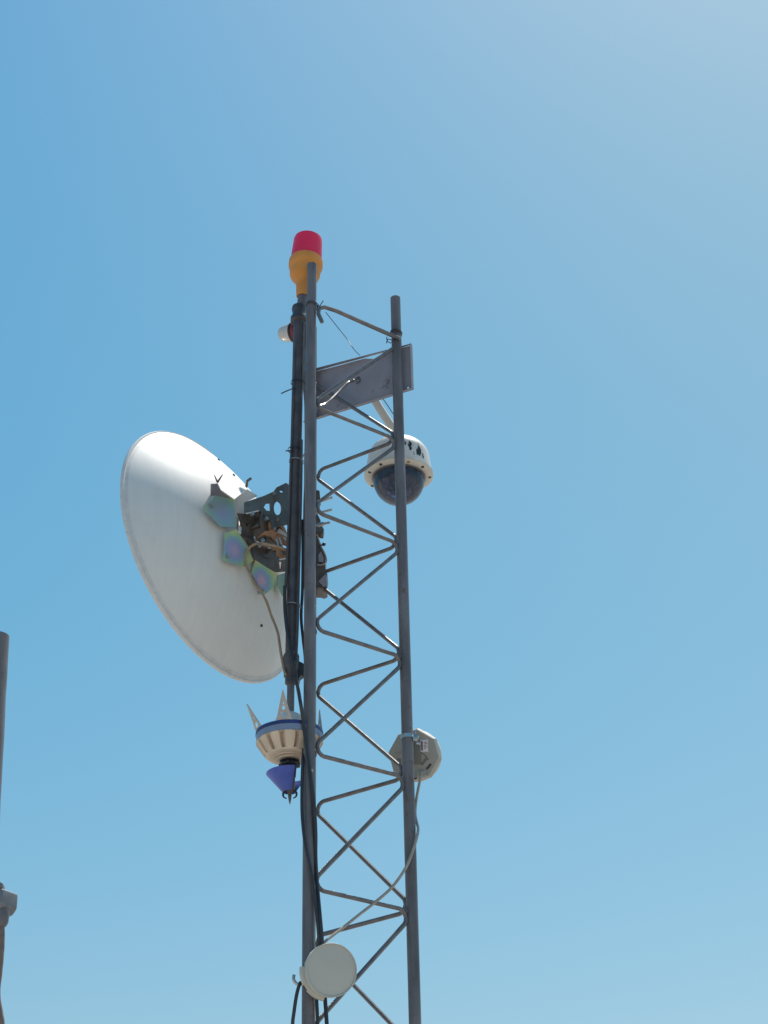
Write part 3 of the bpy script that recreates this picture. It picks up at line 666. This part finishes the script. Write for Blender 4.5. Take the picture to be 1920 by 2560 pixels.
def flute(a, h):
    q = (a * NF / (2 * math.pi)) % 1
    if h > Z_(1128) or h < Z_(1285): return 0
    return (-.014 if q < .22 else (.0042 if q < .32 or q > .90 else 0)) 
pf = [(r_(418), Z_(1110)), (r_(426), Z_(1116)), (r_(420), Z_(1132))] + [(r_(420 - 112 * k / 10), Z_(1132 + 158 * k / 10)) for k in range(1, 11)] + [(r_(300), Z_(1306)), (r_(270), Z_(1322)), (r_(228), Z_(1324)), (r_(222), Z_(1334)), (r_(170), Z_(1338)), (r_(165), Z_(1352)), (r_(118), Z_(1356)), (0, Z_(1356))]
bm = NB(); lathe(bm, pf, Matrix(), 168, mod=flute); part('fluted_bowl', bm, CREAM, head, world=False, angle=28)
bm = NB(); lathe(bm, [(r_(408), Z_(992)), (r_(300), Z_(980)), (r_(205), Z_(960)), (r_(195), Z_(880)), (r_(180), Z_(820)), (r_(150), Z_(780)), (r_(100), Z_(752)), (r_(44), Z_(742)), (r_(40), Z_(690)), (0, Z_(690))], Matrix(), 48); part('lid', bm, DISHW, head, world=False)
bm = NB(); lathe(bm, [(0, Z_(1350)), (r_(125), Z_(1350)), (r_(130), Z_(1372)), (r_(96), Z_(1378)), (r_(96), Z_(1396)), (r_(128), Z_(1400)), (r_(128), Z_(1420)), (r_(80), Z_(1424)), (r_(78), Z_(1560)), (0, Z_(1560))], Matrix(), 36, mod=lambda a, h: (.003 if int(a * 9 / math.pi) % 2 and abs(h - Z_(1412)) < .004 else 0)); part('insulator', bm, BLACK, head, world=False)
for a, ln, hl in ((203, .50, 355), (264, .22, 392), (22, .0, 370), (98, .3, 380)):                           # pierced fins standing up and outwards
    q = R_(a); o = Vector((math.cos(q), math.sin(q), 0)); tn = Vector((-math.sin(q), math.cos(q), 0))
    v = (o * ln + Vector((0, 0, 1))).normalized(); b = o * r_(425) + Vector((0, 0, Z_(994)))
    hgt = r_(hl); hw = r_(102)
    f2 = lambda u_, w_: b + tn * (u_ * hw) + v * (w_ * hgt)
    out_ = [f2(-1, 0), f2(1, 0), f2(.12, .93), f2(.03, 1.02), f2(-.03, 1.02), f2(-.12, .93)]
    heart = [f2(x, y) for x, y in ((0, .06), (.30, .10), (.48, .18), (.42, .25), (.22, .27), (.0, .235), (-.22, .27), (-.42, .25), (-.48, .18), (-.30, .10))]
    hol2 = [f2(.20 * math.cos(t), .41 + .075 * math.sin(t)) for t in (2 * math.pi * k / 12 for k in range(12))]
    hol3 = [f2(.10 * math.cos(t), .56 + .04 * math.sin(t)) for t in (2 * math.pi * k / 10 for k in range(10))]
    bm = NB(); prism(bm, out_, v.cross(tn) * .0022, [heart, hol2, hol3]); part('fin', bm, FIN, head, world=False)
for a0_, a1_ in ((172, 287), (54, 150)):                 # blue petals of the cone
    bm = NB(); ro = [(r_(302), Z_(1515)), (r_(296), Z_(1522)), (r_(95), Z_(1745)), (r_(84), Z_(1748)), (r_(86), Z_(1738)), (r_(290), Z_(1512)), (r_(302), Z_(1515))]
    lathe(bm, ro, Matrix(), 30, a0=R_(a0_), a1=R_(a1_))
    bmesh.ops.holes_fill(bm, edges=[e for e in bm.edges if e.is_boundary]); part('cone_petal', bm, BLUE, head, world=False)
bm = NB(); lathe(bm, [(r_(70), Z_(1540)), (r_(66), Z_(1720)), (r_(40), Z_(1735)), (r_(28), Z_(1760)), (r_(16), Z_(1850)), (r_(3), Z_(1900)), (0, Z_(1903))], Matrix(), 24); part('spike', bm, DARKM, head, world=False)
for a in (176, 4, 96):
    q = R_(a); o = Vector((math.cos(q), math.sin(q), 0))
    pts = [o * r_(60) + Vector((0, 0, Z_(1725))), o * r_(84) + Vector((0, 0, Z_(1760))), o * r_(80) + Vector((0, 0, Z_(1800))), o * r_(42) + Vector((0, 0, Z_(1825)))]
    bm = NB(); tube(bm, spline(pts, 6), .0034, 8, taper=(1.2, .5)); part('prong', bm, BLACK, head, world=False)

# ------------------------------------------------------------------ cables
def cable(pix, r, m, label, Y=YL, seg=10):
    pts = [p if isinstance(p, Vector) else P(p[0], p[1], p[2] if len(p) > 2 else Y) for p in pix]
    bm = NB(); tube(bm, spline(pts, 8), r, seg); return solo('cable', bm, m, label, 'cable')
cable([(*c3(1060, 1030), YM + .01), (*c3(960, 985), YM - .02), (*c3(860, 958), YM - .03), (*c3(720, 936), YM - .03), (*c3(640, 952), YM - .02), (*c3(575, 1015), YM), (*c3(545, 1110), YM + .01), (*c3(565, 1190), YM + .01), (*c3(605, 1270), YM + .01), (*c3(665, 1400), YM + .01), (*c3(735, 1480), YM + .01), (*c3(795, 1600), YM + .01), (*c3(850, 1760), YM + .01), (694, 1580, YM - .0), (701, 1625, YM - .0), (708, 1664, YM - .01), (713, 1685, YM - .028)], .0040, TANC, 'tan cable looping from the dish bracket down to the mast foot')
wire_thing([(*c3(650, 865), YM - .04), (*c3(672, 910), YM - .045), (*c3(712, 938), YM - .04), (*c3(725, 950), YM - .03)], YM, .003, 'short stray grey lead poking out of the dish hub', 'lead', 'cable', m=GREYC)
zz = YL - LEGR
cable([(712, 1465, YM - .026), (712, 1515, YM - .026), (717, 1570, YM - .026), (725, 1620, YM - .027), (734, 1664, YM - .03), (741, 1700, YM - .03), (750, 1750, zz - .03), (758, 1800, zz - .012), (764, 1850, zz - .006), (770, 1895, zz - .006), (778, 1955, zz - .006), (785, 2010, zz - .004), (789, 2080, zz + .004), (789, 2140, zz + .012), (792, 2200, zz + .012), (799, 2280, zz), (805, 2350, zz), (809, 2420, zz + .008), (813, 2500, zz + .005), (818, 2580, zz), (824, 2750, zz), (828, 3000, zz), Vector((LX + .05, zz, 1.2)), Vector((LX + .05, zz, .5)), Vector((LX + .04, zz, .01))], .0054, BLACK, 'thick black cable running from the mast over the left leg and down')
cable([(757, 1300, YM - .012), (757, 1400, YM - .012), (756, 1480, YM - .01), (753, 1543, YM - .01), (758, 1600, YM), (763, 1650, YM + .02), (764, 1750, YM + .01), (760, 1850, YM - .03), (757, 1900, zz + .004), (755, 1960, zz), (755, 2030, zz - .004), (760, 2090, zz - .008), (767, 2130, zz - .008), (775, 2165, zz - .008), (782, 2205, zz - .006), (789, 2260, zz - .004), (795, 2320, zz - .002), (798, 2370, zz + .006), (795, 2440, zz + .02), (792, 2500, zz + .01), (794, 2560, zz + .01), (796, 2800, zz + .01), Vector((LX + .028, zz + .01, 1.2)), Vector((LX + .03, zz + .01, .5)), Vector((LX + .03, zz + .01, .01))], .0046, BLACK, 'black cable crossing the left leg and passing behind the lower antenna')
cable([(764, 1640, YM + .02), (770, 1720, zz - .006), (776, 1800, zz - .006), (783, 1900, zz - .004), (787, 2000, zz - .002), (783, 2100, zz - .006), (776, 2160, zz - .005), (781, 2200, zz - .005), (788, 2260, zz - .001), (791, 2330, zz + .003), (790, 2400, zz + .01)], .0024, GREYC, 'thin grey lead pinned along the face of the left leg') if False else None
for pix, r, m, lb in (
    ([(762, 806), (761, 850), (760, 900), (759, 955), (761, 985), (763, 1010), (764, 1060), (764, 1110), (763, 1160), (763, 1210), (761, 1260), (760, 1330)], .0034, GREYC, 'grey cable squeezed in the gap between mast and left leg'),
    ([(765, 812), (766, 870), (765, 940), (766, 1000), (765, 1100), (764, 1200), (762, 1300), (760, 1420), (760, 1470)], .0036, BLACK, 'black cable beside the grey one in the mast gap')):
    cable(pix, r, m, lb, YM - .012)
cable([(754, 1100), (753, 1200), (750, 1330), (747, 1440), (744, 1560), (740, 1650)], .0042, BLACKP, 'dark cable taped along the right side of the mast', YM - .02)
cable([(737, 870), (733, 1000), (728, 1140), (722, 1300), (716, 1430), (712, 1490)], .0042, BLACKP, 'dark cable taped along the left side of the mast', YM - .016)
cable([(1053, 1930, 4.595), (1050, 1950, 4.59), (1045, 1975, 4.58), (1040, 2005, 4.578), (1038, 2035, 4.575), (1042, 2056, 4.565), (1045.5, 2072, 4.545), (1042, 2094, 4.53), (1032, 2127, 4.520), (1014, 2170, 4.515), (980, 2218, 4.50), (936, 2257, 4.48), (900, 2285, 4.46), (859, 2318, 4.43), (826, 2343, 4.40), (812, 2356, 4.385), (800, 2380, 4.38)], .0041, CREAMC, 'cream cable hanging from the upper round antenna to the lower one')
cable([(752, 2455, zz - .02), (747, 2466, zz - .022), (741, 2490, zz - .02), (735, 2530, zz - .016), (731, 2570, zz - .012), (728, 2700, zz), Vector((LX - .045, zz, 1.4)), Vector((LX - .04, zz, .6)), Vector((LX - .04, zz, .01))], .0046, BLACK, 'short black cable dangling left of the leg below the lower antenna')
# cable ties round mast and cables
def tie(px, py, r, tail, m=TIE):
    c = P(px, py, YM - .002); M_ = frame(c, md + Vector((.10, 0, 0)))
    bm = NB(); lathe(bm, [(r, -.0019), (r + .0011, -.0019), (r + .0011, .0019), (r, .0019), (r, -.0019)], M_, 32)
    tube(bm, spline([P(*q) for q in tail], 6), .0021, 6)
    return bm
for px, py, tail, lb, m_ in (
    (745, 958, [(737, 968, YM - .02), (725, 974, YM - .035), (713, 979, YM - .04), (703, 984, YM - .045)], 'dark cable tie with a long tail left of the mast, highest of the ties', BLACK),
    (741, 1154, [(754, 1151, YM - .024), (758, 1140, YM - .04), (767, 1126, YM - .055), (779, 1113, YM - .07)], 'grey cable tie on the mast with its tail slanting up over the leg', TIE),
    (738, 1126, [(733, 1126, YM - .02), (724, 1126.5, YM - .03), (714, 1127.5, YM - .03)], 'dark cable tie on the mast with a short stub left, above the dish', BLACK),
    (731, 1514, [(744, 1514, YM - .02), (750, 1512, YM - .025), (751, 1520, YM - .028)], 'grey cable tie on the mast beside the dish rim, lowest of the ties', TIE)):
    bm = tie(px, py, MR + (.0045 if py < 1500 else .003), tail); solo('cable_tie', bm, m_, lb, 'cable tie', 'cable ties round the mast')

# ------------------------------------------------------------------ pole at the left edge of the picture
YP = 4.3
pt, pm = P(-12, 1592, YP), P(-34, 2000, YP)
pdv = (pt - pm).normalized(); pbm = pt - pdv * ((pt.z) / pdv.z)
pole = thing('metal_pole', 'rough grey metal pole at the left picture edge', 'pole', pbm)
prr = 34 * px_size(pt)
bm = NB(); pp = [pbm.lerp(pt, k / 60) for k in range(61)]
tube(bm, pp, prr, 24, wob=.05); part('shaft', bm, STEEL, pole)
bm = NB(); box(bm, T(pbm.x, pbm.y, .006), .16, .16, .012, .002); part('foot_plate', bm, STEEL, pole)
def c14(x, y): return (x / 14.75, 2190 + y / 14.75)
YJ = YP - .06
jo = P(-10, 2262, YJ)
jb = thing('junction_box', 'grey cast metal junction box with a rounded gland on the left edge pole', 'junction box', jo)
def slab(pix, Y, th, bev, name, m):
    bm = NB(); a = [P(*c14(*p), Y) for p in pix]
    va = [bm.verts.new(p) for p in a]; vb = [bm.verts.new(p + Vector((0, th, 0))) for p in a]
    bm.faces.new(va); bm.faces.new(vb[::-1])
    for k in range(len(a)): bm.faces.new((va[k], va[(k + 1) % len(a)], vb[(k + 1) % len(a)], vb[k]))
    bmesh.ops.recalc_face_normals(bm, faces=bm.faces)
    bmesh.ops.bevel(bm, geom=list(bm.edges), offset=bev, segments=3, affect='EDGES', profile=.5, clamp_overlap=True)
    return part(name, bm, m, jb)
plan = [P(-48, 2235, YJ + .004), P(5, 2235, YJ - .012), P(46, 2235, YJ + .042), P(20, 2235, YJ + .085), P(-40, 2235, YJ + .085)]
mid = sum((v for v in plan), Vector()) / 5
z1, z2, z3 = P(5, 2220, YJ - .012).z, P(5, 2258, YJ - .012).z, P(24, 2284, YJ + .02).z
bm = NB(); rings = [[bm.verts.new(Vector((mid.x + (v.x - mid.x) * k, mid.y + (v.y - mid.y) * k, z))) for v in plan] for k, z in ((1, z1), (1.02, z2), (.80, z3))]
bm.faces.new(rings[0]); bm.faces.new(rings[2][::-1])
for a, b in zip(rings, rings[1:]):
    for k in range(5): bm.faces.new((a[k], a[(k + 1) % 5], b[(k + 1) % 5], b[k]))
bmesh.ops.recalc_face_normals(bm, faces=bm.faces)
bmesh.ops.bevel(bm, geom=list(bm.edges), offset=.005, segments=3, affect='EDGES', profile=.5, clamp_overlap=True)
part('body', bm, ALU, jb)
slab([(-600, 200), (40, 215), (95, 250), (105, 440), (-600, 440)], YJ - .004, .03, .002, 'bolt_lug', ALU)
bm = NB(); gc = P(*c14(-20, 1340), YJ + .02); s_ = px_size(gc)
lathe(bm, [(25 * s_, 4 * s_), (26 * s_, -2 * s_), (24.5 * s_, -18 * s_), (24 * s_, -26 * s_), (20 * s_, -34 * s_), (12 * s_, -40 * s_), (11 * s_, -40 * s_)], frame(gc, Vector((0, 0, 1))), 36); part('gland', bm, STEEL, jb)
bm = NB(); tube(bm, spline([P(*q, YJ + .02) for q in ((3, 2312), (4, 2345), (2, 2385), (-2, 2430), (-7, 2470), (-6, 2500), (0, 2535), (4, 2570), (4, 2680), (0, 2900))] + [Vector((P(0, 2900, YJ).x, YJ + .02, z_)) for z_ in (1.6, .8, .01)], 8), 8 * s_, 14, wob=.05)
solo('conduit', bm, BROWNC, 'brown conduit hanging from the junction box at the left picture edge', 'conduit')
